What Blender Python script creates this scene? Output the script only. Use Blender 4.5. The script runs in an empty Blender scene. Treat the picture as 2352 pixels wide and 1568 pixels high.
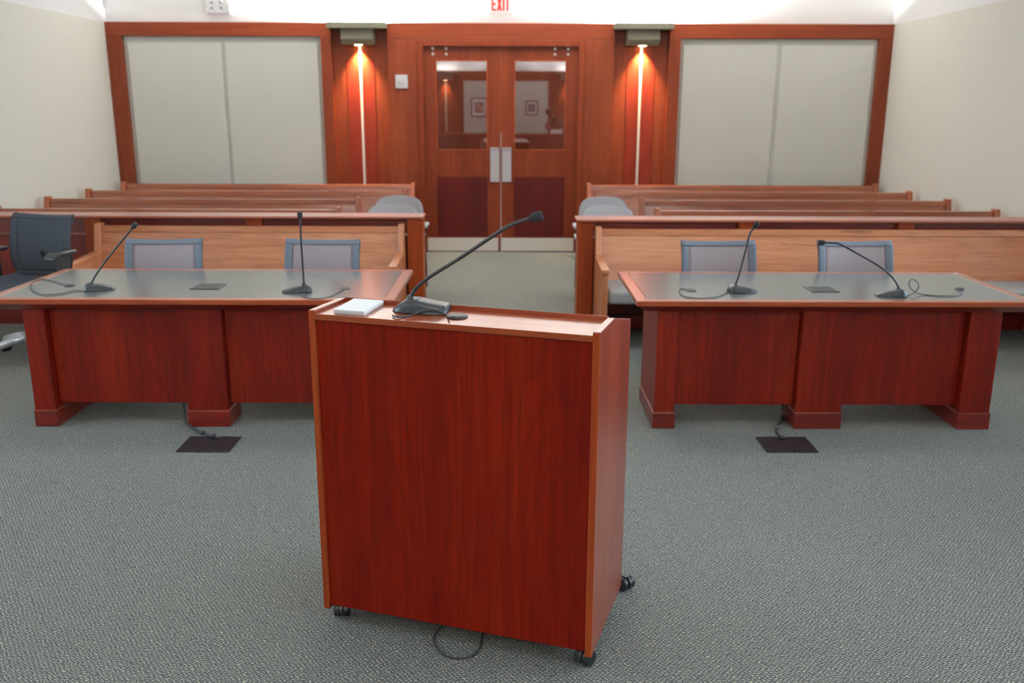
import bpy, math, random
from mathutils import Vector, Matrix
random.seed(7)
S = bpy.context.scene
COL = S.collection

# ------------------------------------------------------------------ camera
IW, IH, FPX, HCAM = 2352.0, 1568.0, 2095.3, 1.7422
_p, _y, _r = (math.radians(a) for a in (14.3626, 0.1178, 0.1817))
FW = Vector((math.sin(_y) * math.cos(_p), math.cos(_y) * math.cos(_p), -math.sin(_p)))
_R = Vector((math.cos(_y), -math.sin(_y), 0)); _U = _R.cross(FW)
RT = _R * math.cos(_r) + _U * math.sin(_r)
UP = _U * math.cos(_r) - _R * math.sin(_r)
CAM = Vector((0, 0, HCAM))
def ray(x, y): return FW + RT * ((x - IW / 2) / FPX) - UP * ((y - IH / 2) / FPX)
def at_z(x, y, z=0.0):
    r = ray(x, y); return CAM + r * ((z - HCAM) / r.z)
def at_y(x, y, Y):
    r = ray(x, y); return CAM + r * (Y / r.y)
cd = bpy.data.cameras.new('camera'); cam = bpy.data.objects.new('camera', cd); COL.objects.link(cam)
cam.matrix_world = Matrix(((RT.x, UP.x, -FW.x, 0), (RT.y, UP.y, -FW.y, 0), (RT.z, UP.z, -FW.z, HCAM), (0, 0, 0, 1)))
cd.sensor_width = 36; cd.lens = FPX * 36 / IW; cd.clip_start = 0.05; cd.clip_end = 100
cd.dof.use_dof = True; cd.dof.focus_distance = 2.95; cd.dof.aperture_fstop = 3.4
S.camera = cam

# ------------------------------------------------------------------ world, light, exposure
w = bpy.data.worlds.new('world'); S.world = w; w.use_nodes = True
bg = w.node_tree.nodes['Background']; bg.inputs[0].default_value = (0.70, 0.85, 1.0, 1); bg.inputs[1].default_value = 16.0
S.view_settings.view_transform = 'Standard'; S.view_settings.look = 'None'
S.view_settings.exposure = -0.45; S.view_settings.gamma = 1.0; S.view_settings.use_curve_mapping = False
TROFFER = 10.0      # emission of the ceiling light diffusers
UPLIGHT = 1900.0      # watts of each sconce uplight
DOWNLIGHT = 620.0    # watts of each sconce downlight
WIN_R = ((-2.4, -0.2), (0.6, 3.3), (4.1, 6.85)); WIN_L = ((3.1, 5.5),); WIN_Z = (0.95, 3.05)

# ------------------------------------------------------------------ room numbers (metres)
XL, XR, YB, YF, ZC, ZW = -4.757, 4.495, 11.25, -3.1, 3.75, 2.70
DX0, DX1, DZ, DM = -1.033, 0.797, 2.438, -0.118

# ------------------------------------------------------------------ materials
def srgb(r, g, b):
    f = lambda c: (c / 12.92 if c <= 0.04045 else ((c + 0.055) / 1.055) ** 2.4)
    return (f(r / 255), f(g / 255), f(b / 255), 1)
def new_mat(name):
    m = bpy.data.materials.new(name); m.use_nodes = True
    nt = m.node_tree; b = nt.nodes['Principled BSDF']
    return m, nt, b
def node(nt, t, **kw):
    n = nt.nodes.new(t)
    for k, v in kw.items(): setattr(n, k, v)
    return n
def math_n(nt, op, a, b=None, c=None):
    n = node(nt, 'ShaderNodeMath', operation=op)
    for i, v in enumerate((a, b, c)):
        if v is None: continue
        if isinstance(v, (int, float)): n.inputs[i].default_value = v
        else: nt.links.new(v, n.inputs[i])
    return n.outputs[0]
def ramp(nt, fac, stops):
    r = node(nt, 'ShaderNodeValToRGB'); e = r.color_ramp.elements
    while len(e) < len(stops): e.new(0.5)
    for el, (p, c) in zip(e, stops): el.position = p; el.color = c
    nt.links.new(fac, r.inputs[0]); return r.outputs[0]
def mixc(nt, fac, a, b, mode='MIX'):
    n = node(nt, 'ShaderNodeMix', data_type='RGBA', blend_type=mode)
    for sock, v in ((n.inputs[0], fac), (n.inputs[6], a), (n.inputs[7], b)):
        if isinstance(v, (int, float)): sock.default_value = v
        elif isinstance(v, tuple): sock.default_value = v
        else: nt.links.new(v, sock)
    return n.outputs[2]
def noise(nt, vec, scale, detail=3, rough=0.5, dist=0.0):
    n = node(nt, 'ShaderNodeTexNoise'); n.inputs['Scale'].default_value = scale
    n.inputs['Detail'].default_value = detail; n.inputs['Roughness'].default_value = rough
    n.inputs['Distortion'].default_value = dist; nt.links.new(vec, n.inputs['Vector']); return n.outputs[0]
def coords(nt, scale=(1, 1, 1), rnd=True):
    tc = node(nt, 'ShaderNodeTexCoord'); v = tc.outputs['Object']
    if rnd:
        oi = node(nt, 'ShaderNodeObjectInfo')
        sh = node(nt, 'ShaderNodeVectorMath', operation='SCALE'); sh.inputs[0].default_value = (7.3, 5.1, 9.7)
        nt.links.new(oi.outputs['Random'], sh.inputs['Scale'])
        ad = node(nt, 'ShaderNodeVectorMath', operation='ADD'); nt.links.new(v, ad.inputs[0]); nt.links.new(sh.outputs[0], ad.inputs[1])
        v = ad.outputs[0]
    mp = node(nt, 'ShaderNodeMapping'); mp.inputs['Scale'].default_value = scale; nt.links.new(v, mp.inputs[0])
    return mp.outputs[0]
def wood(name, dark, mid, light, axis='z', rough=0.42, coat=0.9, figure=1.0, spec=0.2, coat_rough=0.30, ior=1.6):
    m, nt, b = new_mat(name)
    ax = 'xyz'.index(axis)
    st = lambda k: tuple(k if i == ax else 1 for i in range(3))
    v = coords(nt, st(0.13)); vm = coords(nt, st(0.05)); vf = coords(nt, st(0.02))
    big = noise(nt, v, 3.1, 2, 0.5, 0.5)                        # cathedral figure: contour lines of a stretched field
    fr = math_n(nt, 'FRACT', math_n(nt, 'MULTIPLY', big, 17.0))
    rings = math_n(nt, 'POWER', fr, 5.0)                         # sharp late-wood edge, soft early wood
    fib = noise(nt, vf, 190.0, 3, 0.65)
    streak = noise(nt, vm, 34.0, 4, 0.6)
    band = noise(nt, vm, 5.0, 2, 0.5)
    base = ramp(nt, math_n(nt, 'ADD', math_n(nt, 'MULTIPLY', band, 0.55), math_n(nt, 'MULTIPLY', streak, 0.45)), [(0.32, dark), (0.50, mid), (0.68, light)])
    base = mixc(nt, math_n(nt, 'MULTIPLY', rings, 0.40 * figure), base, tuple(c * 0.75 for c in dark[:3]) + (1,))
    fibr = math_n(nt, 'MAXIMUM', math_n(nt, 'MULTIPLY', math_n(nt, 'SUBTRACT', 0.56, fib), 2.2), 0.0)
    base = mixc(nt, math_n(nt, 'MULTIPLY', fibr, 0.75), base, tuple(c * 0.5 for c in dark[:3]) + (1,))
    min_ = noise(nt, coords(nt, st(0.07)), 9.0, 2, 0.5, 0.2)     # rare dark mineral streaks
    min_ = math_n(nt, 'MINIMUM', math_n(nt, 'MAXIMUM', math_n(nt, 'MULTIPLY', math_n(nt, 'SUBTRACT', min_, 0.69), 16.0), 0.0), 0.75)
    base = mixc(nt, math_n(nt, 'MULTIPLY', min_, figure), base, tuple(c * 0.3 for c in dark[:3]) + (1,))
    nt.links.new(base, b.inputs['Base Color'])
    b.inputs['Roughness'].default_value = rough; b.inputs['Coat Weight'].default_value = coat
    b.inputs['Coat IOR'].default_value = ior; b.inputs['Coat Roughness'].default_value = coat_rough; b.inputs['Specular IOR Level'].default_value = spec
    bp = node(nt, 'ShaderNodeBump'); bp.inputs['Strength'].default_value = 0.03; bp.inputs['Distance'].default_value = 0.002
    nt.links.new(fib, bp.inputs['Height']); nt.links.new(bp.outputs[0], b.inputs['Normal'])
    return m
def plain(name, col, rough=0.5, metal=0.0, spec=0.5, bump=None, var=0.0, coat=0.0):
    m, nt, b = new_mat(name)
    b.inputs['Base Color'].default_value = col; b.inputs['Roughness'].default_value = rough
    b.inputs['Metallic'].default_value = metal; b.inputs['Specular IOR Level'].default_value = spec
    b.inputs['Coat Weight'].default_value = coat
    if bump or var:
        v = coords(nt)
        n = noise(nt, v, (bump or (60, 0))[0], 3)
        if var:
            c = mixc(nt, math_n(nt, 'MULTIPLY', n, var), col, tuple(x * 0.55 for x in col[:3]) + (1,))
            nt.links.new(c, b.inputs['Base Color'])
        if bump:
            bp = node(nt, 'ShaderNodeBump'); bp.inputs['Strength'].default_value = bump[1]; bp.inputs['Distance'].default_value = 0.004
            nt.links.new(n, bp.inputs['Height']); nt.links.new(bp.outputs[0], b.inputs['Normal'])
    return m
def emit(name, col, strength):
    m, nt, b = new_mat(name)
    b.inputs['Base Color'].default_value = (0.8, 0.8, 0.8, 1)
    b.inputs['Emission Color'].default_value = col; b.inputs['Emission Strength'].default_value = strength
    return m
M = {}
CH = (srgb(88, 11, 2), srgb(118, 20, 4), srgb(138, 36, 8))
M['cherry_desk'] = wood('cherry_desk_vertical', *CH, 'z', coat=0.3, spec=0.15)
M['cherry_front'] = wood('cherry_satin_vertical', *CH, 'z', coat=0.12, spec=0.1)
M['cherry_v'] = wood('cherry_vertical', *CH, 'z', coat=0.6)
M['cherry_h'] = wood('cherry_horizontal', *CH, 'x')
ED = (srgb(126, 48, 17), srgb(154, 64, 25), srgb(172, 82, 36))
M['edge_h'] = wood('cherry_edge_horizontal', *ED, 'x', figure=0.3, coat=1.0, coat_rough=0.22)
M['cap_h'] = wood('rail_cap_cherry', *ED, 'x', figure=0.3, coat=1.0, coat_rough=0.40, ior=1.8)
M['edge_v'] = wood('cherry_edge_vertical', *ED, 'z', figure=0.3, coat=0.25, spec=0.15)
M['side_sheen_v'] = wood('lectern_side_cherry_sheen', srgb(116, 36, 16), srgb(140, 48, 23), srgb(156, 62, 32), 'z', figure=0.6, coat=0.8, coat_rough=0.25)  # cherry lightened: wall and window reflection on the lectern side put into the colour
M['edge_y'] = wood('cherry_edge_depth', *ED, 'y', figure=0.3, coat=1.0, coat_rough=0.22)
WA = (srgb(102, 41, 21), srgb(119, 52, 28), srgb(132, 63, 36))
DO = (srgb(96, 36, 16), srgb(112, 45, 21), srgb(126, 55, 27))
M['door_v'] = wood('door_cherry_vertical', *DO, 'z', figure=0.3, rough=0.45, coat=0.14, spec=0.12)
M['wall_v'] = wood('wall_cherry_vertical', *WA, 'z', figure=0.3, rough=0.45, coat=0.14, spec=0.12)
M['wall_h'] = wood('wall_cherry_horizontal', *WA, 'x', figure=0.3, rough=0.45, coat=0.14, spec=0.12)
M['inlay'] = wood('dark_mahogany_inlay', srgb(60, 9, 8), srgb(74, 13, 10), srgb(86, 18, 13), 'z', figure=0.2, rough=0.45, coat=0.14, spec=0.12)
M['inlay_red'] = wood('red_mahogany_inlay', srgb(98, 30, 20), srgb(116, 38, 25), srgb(130, 48, 30), 'z', figure=0.2, rough=0.45, coat=0.14, spec=0.12)
PW = (srgb(168, 96, 58), srgb(200, 124, 80), srgb(214, 146, 102))
GP = (srgb(132, 64, 36), srgb(160, 82, 46), srgb(178, 100, 60))
M['gal_h'] = wood('gallery_pew_horizontal', *GP, 'x', figure=0.7, coat=1.0, coat_rough=0.2, ior=1.75)
M['gal_v'] = wood('gallery_pew_vertical', *GP, 'z', figure=0.4)
M['pew_h'] = wood('oak_pew_horizontal', *PW, 'x', figure=0.8, coat=1.0, coat_rough=0.2, ior=1.75)
M['pew_v'] = wood('oak_pew_vertical', *PW, 'z', figure=0.4)
M['pew_y'] = wood('oak_pew_depth', *PW, 'y', figure=0.4)
M['white'] = plain('white_wall_paint', (0.84, 0.84, 0.84, 1), 0.6, bump=(220, 0.05))
M['ceiling'] = plain('ceiling_tile', (0.70, 0.70, 0.68, 1), 0.8, bump=(300, 0.2))
M['cream'] = plain('cream_wall_covering', srgb(222, 220, 209), 0.75, bump=(420, 0.08))
M['panel'] = plain('fabric_acoustic_panel', srgb(214, 214, 205), 0.85, bump=(500, 0.12))
M['laminate'] = plain('charcoal_laminate', srgb(98, 100, 98), 0.20, bump=(700, 0.015), spec=0.9)
M['black'] = plain('black_plastic', (0.014, 0.016, 0.020, 1), 0.38)
M['charcoal'] = plain('charcoal_plastic', (0.026, 0.029, 0.033, 1), 0.36)
M['matte'] = plain('black_foam', (0.012, 0.014, 0.017, 1), 0.85, bump=(900, 0.4))
M['rubber'] = plain('dark_rubber_cable', (0.03, 0.032, 0.036, 1), 0.5)
M['grey_cable'] = plain('grey_cable', (0.10, 0.105, 0.11, 1), 0.45)
M['plate'] = plain('brown_black_floor_plate', srgb(42, 36, 40), 0.5, var=0.3)
M['slot'] = plain('black_slot', (0.006, 0.006, 0.008, 1), 0.6)
M['steel'] = plain('brushed_steel', (0.92, 0.90, 0.83, 1), 0.5, 0.2)
M['pale_metal'] = plain('satin_aluminium', (0.80, 0.81, 0.86, 1), 0.34, 0.6)
M['sconce'] = plain('olive_grey_metal', srgb(120, 118, 100), 0.45, 0.25)
M['strip'] = plain('pale_reveal_strip', (0.80, 0.79, 0.77, 1), 0.35, 0.3)
M['fabric'] = plain('grey_chair_fabric', srgb(182, 178, 179), 0.9, bump=(600, 0.25), var=0.15)
M['cushion'] = plain('grey_pew_cushion', srgb(158, 154, 150), 0.85, bump=(500, 0.2), var=0.1)
M['mesh_band'] = plain('slate_blue_mesh_band', srgb(102, 110, 122), 0.65, bump=(900, 0.2))
M['dark_fabric'] = plain('slate_seat_fabric', srgb(66, 72, 82), 0.8, bump=(800, 0.2))
M['paper'] = plain('white_paper', (0.88, 0.88, 0.88, 1), 0.6)
M['white_plastic'] = plain('white_plastic', (0.82, 0.82, 0.84, 1), 0.4)
M['grey_dot'] = plain('grey_plastic', (0.35, 0.36, 0.40, 1), 0.5)
M['red'] = plain('red_letter', srgb(222, 40, 30), 0.5)
M['skin'] = plain('skin', srgb(190, 140, 115), 0.55)
M['hair'] = plain('dark_hair', (0.03, 0.02, 0.015, 1), 0.6)
M['shirt'] = plain('brown_shirt', srgb(120, 70, 58), 0.8)
M['lamp_white'] = emit('uplight_lamp', (1.0, 0.93, 0.82, 1), 30.0)
M['lamp_warm'] = emit('downlight_lamp', (1.0, 0.62, 0.28, 1), 40.0)
M['troffer'] = emit('troffer_diffuser', (1.0, 0.975, 0.94, 1), TROFFER)
M['exit_face'] = emit('exit_sign_face', (1.0, 0.97, 0.95, 1), 0.35)
def glass_mat():
    m, nt, b = new_mat('dark_reflective_door_glass')
    out = nt.nodes['Material Output']
    tr = node(nt, 'ShaderNodeBsdfTransparent'); tr.inputs[0].default_value = (0.55, 0.55, 0.55, 1)
    gl = node(nt, 'ShaderNodeBsdfGlossy'); gl.inputs['Roughness'].default_value = 0.015; gl.inputs[0].default_value = (0.95, 0.93, 0.95, 1)
    lw = node(nt, 'ShaderNodeFresnel'); lw.inputs[0].default_value = 2.8
    mx = node(nt, 'ShaderNodeMixShader'); nt.links.new(lw.outputs[0], mx.inputs[0])
    nt.links.new(tr.outputs[0], mx.inputs[1]); nt.links.new(gl.outputs[0], mx.inputs[2]); nt.links.new(mx.outputs[0], out.inputs[0])
    return m
M['glass'] = glass_mat()
def clear_glass():
    m, nt, b = new_mat('window_glass'); out = nt.nodes['Material Output']
    tr = node(nt, 'ShaderNodeBsdfTransparent'); tr.inputs[0].default_value = (0.92, 0.95, 0.95, 1)
    gl = node(nt, 'ShaderNodeBsdfGlossy'); gl.inputs['Roughness'].default_value = 0.02
    lw = node(nt, 'ShaderNodeFresnel'); lw.inputs[0].default_value = 1.45
    mx = node(nt, 'ShaderNodeMixShader'); nt.links.new(lw.outputs[0], mx.inputs[0])
    nt.links.new(tr.outputs[0], mx.inputs[1]); nt.links.new(gl.outputs[0], mx.inputs[2]); nt.links.new(mx.outputs[0], out.inputs[0])
    return m
M['window_glass'] = clear_glass()
def mesh_mat():
    m, nt, b = new_mat('see_through_chair_mesh'); out = nt.nodes['Material Output']
    b.inputs['Base Color'].default_value = srgb(158, 152, 158); b.inputs['Roughness'].default_value = 0.6
    tr = node(nt, 'ShaderNodeBsdfTransparent'); mx = node(nt, 'ShaderNodeMixShader')
    mx.inputs[0].default_value = 0.66
    nt.links.new(tr.outputs[0], mx.inputs[1]); nt.links.new(b.outputs[0], mx.inputs[2]); nt.links.new(mx.outputs[0], out.inputs[0])
    return m
M['mesh'] = mesh_mat()
def carpet_mat():
    m, nt, b = new_mat('woven_loop_carpet')
    v0 = coords(nt, rnd=False)
    wob = node(nt, 'ShaderNodeTexNoise'); wob.inputs['Scale'].default_value = 45; wob.inputs['Detail'].default_value = 2
    nt.links.new(v0, wob.inputs['Vector'])
    wv = node(nt, 'ShaderNodeVectorMath', operation='MULTIPLY_ADD')
    nt.links.new(wob.outputs['Color'], wv.inputs[0]); wv.inputs[1].default_value = (0.020, 0.020, 0); nt.links.new(v0, wv.inputs[2])
    mp = node(nt, 'ShaderNodeMapping'); mp.inputs['Rotation'].default_value = (0, 0, math.radians(3)); nt.links.new(wv.outputs[0], mp.inputs[0])
    sp = node(nt, 'ShaderNodeSeparateXYZ'); nt.links.new(mp.outputs[0], sp.inputs[0])
    wav = math_n(nt, 'MULTIPLY', math_n(nt, 'SINE', math_n(nt, 'MULTIPLY', sp.outputs[0], 2 * math.pi / 0.0165)), 0.24)
    ry = math_n(nt, 'ADD', math_n(nt, 'MULTIPLY', sp.outputs[1], 1 / 0.0108), wav)
    row = math_n(nt, 'FLOOR', ry)
    rx = math_n(nt, 'ADD', math_n(nt, 'MULTIPLY', sp.outputs[0], 1 / 0.0165), math_n(nt, 'MULTIPLY', row, 0.5))
    fx = math_n(nt, 'SUBTRACT', math_n(nt, 'FRACT', rx), 0.5); fy = math_n(nt, 'SUBTRACT', math_n(nt, 'FRACT', ry), 0.5)
    d = math_n(nt, 'SQRT', math_n(nt, 'ADD', math_n(nt, 'MULTIPLY', math_n(nt, 'MULTIPLY', fx, fx), 0.6), math_n(nt, 'MULTIPLY', math_n(nt, 'MULTIPLY', fy, fy), 1.5)))
    fine = noise(nt, v0, 260, 2); patch = noise(nt, v0, 30, 2)
    dd = math_n(nt, 'ADD', d, math_n(nt, 'MULTIPLY', math_n(nt, 'SUBTRACT', fine, 0.5), 0.5))
    col = ramp(nt, dd, [(0.14, srgb(190, 183, 163)), (0.29, srgb(122, 124, 116)), (0.49, srgb(48, 59, 63))])
    col = mixc(nt, math_n(nt, 'MULTIPLY', patch, 0.35), col, srgb(92, 98, 93))
    nt.links.new(col, b.inputs['Base Color']); b.inputs['Roughness'].default_value = 0.85
    b.inputs['Sheen Weight'].default_value = 0.06; b.inputs['Sheen Roughness'].default_value = 0.4
    bp = node(nt, 'ShaderNodeBump'); bp.inputs['Strength'].default_value = 0.6; bp.inputs['Distance'].default_value = 0.004; bp.invert = True
    nt.links.new(dd, bp.inputs['Height']); nt.links.new(bp.outputs[0], b.inputs['Normal'])
    return m
M['carpet'] = carpet_mat()
def picture_mat(name, cols, sc):
    m, nt, b = new_mat(name); v = coords(nt); n = noise(nt, v, sc, 3)
    nt.links.new(ramp(nt, n, list(zip((0.35, 0.5, 0.65), cols))), b.inputs['Base Color']); b.inputs['Roughness'].default_value = 0.4
    return m
M['art_a'] = picture_mat('faded_pink_print', [srgb(190, 170, 165), srgb(165, 130, 125), srgb(150, 110, 105)], 9)
M['art_b'] = picture_mat('grey_landscape_print', [srgb(70, 90, 90), srgb(150, 160, 160), srgb(150, 80, 60)], 7)

# ------------------------------------------------------------------ mesh helpers
class MB:
    def __init__(s): s.v = []; s.f = []; s.sm = []
    def add(s, vs, fs, smooth=False):
        o = len(s.v); s.v += [tuple(p) for p in vs]
        for f in fs: s.f.append(tuple(i + o for i in f)); s.sm.append(smooth)
        return s
    def box(s, x0, x1, y0, y1, z0, z1):
        vs = [(x, y, z) for z in (z0, z1) for y in (y0, y1) for x in (x0, x1)]
        return s.add(vs, [(0, 2, 3, 1), (4, 5, 7, 6), (0, 1, 5, 4), (2, 6, 7, 3), (0, 4, 6, 2), (1, 3, 7, 5)])
    def prism_x(s, poly, x0, x1):          # poly in (y, z), counter-clockwise seen from +x
        n = len(poly); vs = [(x0, y, z) for y, z in poly] + [(x1, y, z) for y, z in poly]
        fs = [tuple(reversed(range(n))), tuple(range(n, 2 * n))] + [(i, (i + 1) % n, n + (i + 1) % n, n + i) for i in range(n)]
        return s.add(vs, fs)
    def prism_z(s, poly, z0, z1):          # poly in (x, y)
        n = len(poly); vs = [(x, y, z0) for x, y in poly] + [(x, y, z1) for x, y in poly]
        fs = [tuple(reversed(range(n))), tuple(range(n, 2 * n))] + [(i, (i + 1) % n, n + (i + 1) % n, n + i) for i in range(n)]
        return s.add(vs, fs)
    def prism_y(s, poly, y0, y1):          # poly in (x, z)
        n = len(poly); vs = [(x, y0, z) for x, z in poly] + [(x, y1, z) for x, z in poly]
        fs = [tuple(range(n)), tuple(reversed(range(n, 2 * n)))] + [(i, n + i, n + (i + 1) % n, (i + 1) % n) for i in range(n)]
        return s.add(vs, fs)
    def tube(s, pts, rad, n=10, cap=True):
        pts = [Vector(p) for p in pts]; m = len(pts); rs = rad if isinstance(rad, (list, tuple)) else [rad] * m
        t0 = (pts[1] - pts[0]).normalized(); a = Vector((0, 0, 1)) if abs(t0.z) < 0.9 else Vector((1, 0, 0))
        nrm = (a - t0 * a.dot(t0)).normalized(); vs = []
        for i, p in enumerate(pts):
            t = (pts[min(i + 1, m - 1)] - pts[max(i - 1, 0)]).normalized()
            nrm = (nrm - t * nrm.dot(t)).normalized(); bn = t.cross(nrm)
            for k in range(n):
                q = 2 * math.pi * k / n; vs.append(p + (nrm * math.cos(q) + bn * math.sin(q)) * rs[i])
        fs = [(i * n + k, i * n + (k + 1) % n, (i + 1) * n + (k + 1) % n, (i + 1) * n + k) for i in range(m - 1) for k in range(n)]
        if cap: fs += [tuple(reversed(range(n))), tuple(range((m - 1) * n, m * n))]
        return s.add(vs, fs, True)
    def lathe(s, prof, c=(0, 0, 0), n=20, axis='z'):
        vs = []
        for r, h in prof:
            for k in range(n):
                q = 2 * math.pi * k / n; a, b = r * math.cos(q), r * math.sin(q)
                p = {'z': (a, b, h), 'x': (h, a, b), 'y': (b, h, a)}[axis]
                vs.append((p[0] + c[0], p[1] + c[1], p[2] + c[2]))
        m = len(prof)
        fs = [(i * n + k, i * n + (k + 1) % n, (i + 1) * n + (k + 1) % n, (i + 1) * n + k) for i in range(m - 1) for k in range(n)]
        fs += [tuple(reversed(range(n))), tuple(range((m - 1) * n, m * n))]
        return s.add(vs, fs, True)
    def sheet(s, fn, nu, nv, thick):       # fn(u, v) -> (point, normal); a closed slab
        vs = []; fs = []
        for side in (0, 1):
            for j in range(nv + 1):
                for i in range(nu + 1):
                    p, nn = fn(i / nu, j / nv); vs.append(Vector(p) + Vector(nn) * (thick * (0.5 - side)))
        W = nu + 1; K = W * (nv + 1)
        for j in range(nv):
            for i in range(nu):
                a = j * W + i; fs.append((a, a + 1, a + W + 1, a + W)); fs.append((K + a, K + a + W, K + a + W + 1, K + a + 1))
        rim = [i for i in range(W)] + [j * W + nu for j in range(1, nv + 1)] + [nv * W + i for i in range(nu - 1, -1, -1)] + [j * W for j in range(nv - 1, 0, -1)]
        for i in range(len(rim)):
            a, b = rim[i], rim[(i + 1) % len(rim)]; fs.append((b, a, K + a, K + b))
        return s.add(vs, fs, True)
    def build(s, name, mat, parent=None, bevel=0.0, seg=2, loc=None, rot=None, flat=False):
        me = bpy.data.meshes.new(name); me.from_pydata(s.v, [], s.f); me.update()
        me.polygons.foreach_set('use_smooth', [bool(x) and not flat for x in s.sm])
        o = bpy.data.objects.new(name, me); COL.objects.link(o); me.materials.append(M[mat] if isinstance(mat, str) else mat)
        if parent: o.parent = parent
        if loc: o.location = loc
        if rot: o.rotation_euler = rot
        if bevel:
            b = o.modifiers.new('bevel', 'BEVEL'); b.width = bevel; b.segments = seg; b.limit_method = 'ANGLE'; b.angle_limit = math.radians(40)
        return o
def tag(o, label=None, cat=None, group=None, kind=None):
    for k, v in (('label', label), ('category', cat), ('group', group), ('kind', kind)):
        if v: o[k] = v
    return o
def thing(name, loc, rz=0.0, label=None, cat=None, group=None):
    o = bpy.data.objects.new(name, None); COL.objects.link(o); o.location = loc; o.rotation_euler = (0, 0, rz)
    o.empty_display_size = 0.1
    return tag(o, label, cat, group)
KIDS = {}
def copy_tree(o, parent=None):
    c = o.copy(); COL.objects.link(c); c.parent = parent
    for ch in [x for x in S.objects if x.parent == o]: copy_tree(ch, c)
    return c
def smooth_path(pts, n=8):                # Catmull-Rom through the points
    P = [Vector(p) for p in pts]; P = [P[0] * 2 - P[1]] + P + [P[-1] * 2 - P[-2]]; out = []
    for i in range(1, len(P) - 2):
        for k in range(n):
            t = k / n; a, b, c, d = P[i - 1:i + 3]
            out.append(0.5 * ((2 * b) + (c - a) * t + (2 * a - 5 * b + 4 * c - d) * t * t + (3 * b - a - 3 * c + d) * t ** 3))
    out.append(P[-2]); return out
def rounded_rect(cx, cy, w, h, r, n=5):
    out = []
    for sx, sy, a0 in ((1, 1, 0), (-1, 1, 90), (-1, -1, 180), (1, -1, 270)):
        for k in range(n + 1):
            a = math.radians(a0 + 90 * k / n); out.append((cx + sx * (w / 2 - r) + r * math.cos(a), cy + sy * (h / 2 - r) + r * math.sin(a)))
    return out
def struct(o, label=None): return tag(o, label, None, None, 'structure')

# ================================================================== the setting
struct(MB().box(XL - .3, XR + .3, YF - .3, YB + 2.2, -0.2, 0).build('floor', 'carpet'), 'grey green woven loop carpet over the whole floor')
struct(MB().box(XL - .3, XR + .3, YF - .3, YB + 2.2, ZC, ZC + .2).build('ceiling', 'ceiling'), 'white ceiling above the courtroom')
def side_wall(nm, x, sg, wins, first, label):       # sg: +1 when the room lies towards -x
    xo = x + .2 * sg; A = lambda p, q: sorted((p, q)); m = MB(); c = MB()
    ys = [YF - .2] + [y for p in wins for y in p] + [YB + .2]; xi = x - .012 * sg
    for i in range(0, len(ys), 2):
        m.box(*A(x, xo), ys[i], ys[i + 1], 0, ZC); c.box(*A(x, xi), max(ys[i], YF), min(ys[i + 1], YB), 0, ZW)
    for a, b in wins:
        m.box(*A(x, xo), a, b, 0, WIN_Z[0]).box(*A(x, xo), a, b, WIN_Z[1], ZC); c.box(*A(x, xi), a, b, 0, WIN_Z[0])
    wo_ = struct(m.build(nm, 'white'), label); c.build('wall_covering', 'cream', wo_, 0.003)
    fx = A(x + .06 * sg, x + .12 * sg); gx = A(x + .085 * sg, x + .09 * sg)
    for k, (a, b) in enumerate(wins):
        m = MB()
        for z0, z1 in ((WIN_Z[0], WIN_Z[0] + .05), (WIN_Z[1] - .05, WIN_Z[1]), (2.10, 2.14)): m.box(*fx, a, b, z0, z1)
        for y in (a, (a + b) / 2 - .025, b - .05): m.box(*fx, y, y + .05, WIN_Z[0], WIN_Z[1])
        wo = struct(m.build('window_%d' % (first + k), 'white_plastic'), 'white framed window in the side wall')
        MB().box(*gx, a + .02, b - .02, WIN_Z[0] + .02, WIN_Z[1] - .02).build('pane', 'window_glass', wo)
        ld = bpy.data.lights.new('window_portal', 'AREA'); ld.shape = 'RECTANGLE'; ld.size = b - a; ld.size_y = WIN_Z[1] - WIN_Z[0]
        ld.cycles.is_portal = True
        lo = bpy.data.objects.new('window_portal', ld); COL.objects.link(lo)
        lo.location = (x + .22 * sg, (a + b) / 2, sum(WIN_Z) / 2); lo.rotation_euler = Vector((-sg, 0, 0)).to_track_quat('-Z', 'Y').to_euler()
side_wall('wall_left', XL, -1, WIN_L, 1, 'white side wall with cream covering below')
side_wall('wall_right', XR, 1, WIN_R, 2, 'warm white side wall with cream covering beside the long bench')
# back wall: white plaster with the door opening, timber panelling as children
wb = struct(MB().box(XL, DX0 - .02, YB + .06, YB + .2, 0, ZC).box(DX1 + .02, XR, YB + .06, YB + .2, 0, ZC)
            .box(DX0 - .02, DX1 + .02, YB + .06, YB + .2, DZ + .02, ZC).build('wall_back', 'white'), 'white end wall with cherry panelling around the double doors')
def board(x0, x1, z0, z1, mat, name='panel_board', y0=YB, y1=YB + .06, parent=wb, bev=0.004): return MB().box(x0, x1, y0, y1, z0, z1).build(name, mat, parent, bev)
FR = YB - .02
# left acoustic bay: frame, backing, two panels
board(XL + .012, -2.105, 2.545, ZW, 'wall_h', 'top_board', FR)
board(XL + .012, -4.56, 0, 2.545, 'wall_v', 'stile', FR)
board(-2.235, -2.105, 0, 2.545, 'wall_v', 'stile', FR)
board(-4.56, -2.235, 0, 2.545, 'panel', 'panel_backing', YB + .035)
board(-4.515, -3.415, 0.1, 2.47, 'panel', 'acoustic_panel', YB + .01, YB + .036, bev=0.01)
board(-3.375, -2.275, 0.1, 2.47, 'panel', 'acoustic_panel', YB + .01, YB + .036, bev=0.01)
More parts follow.
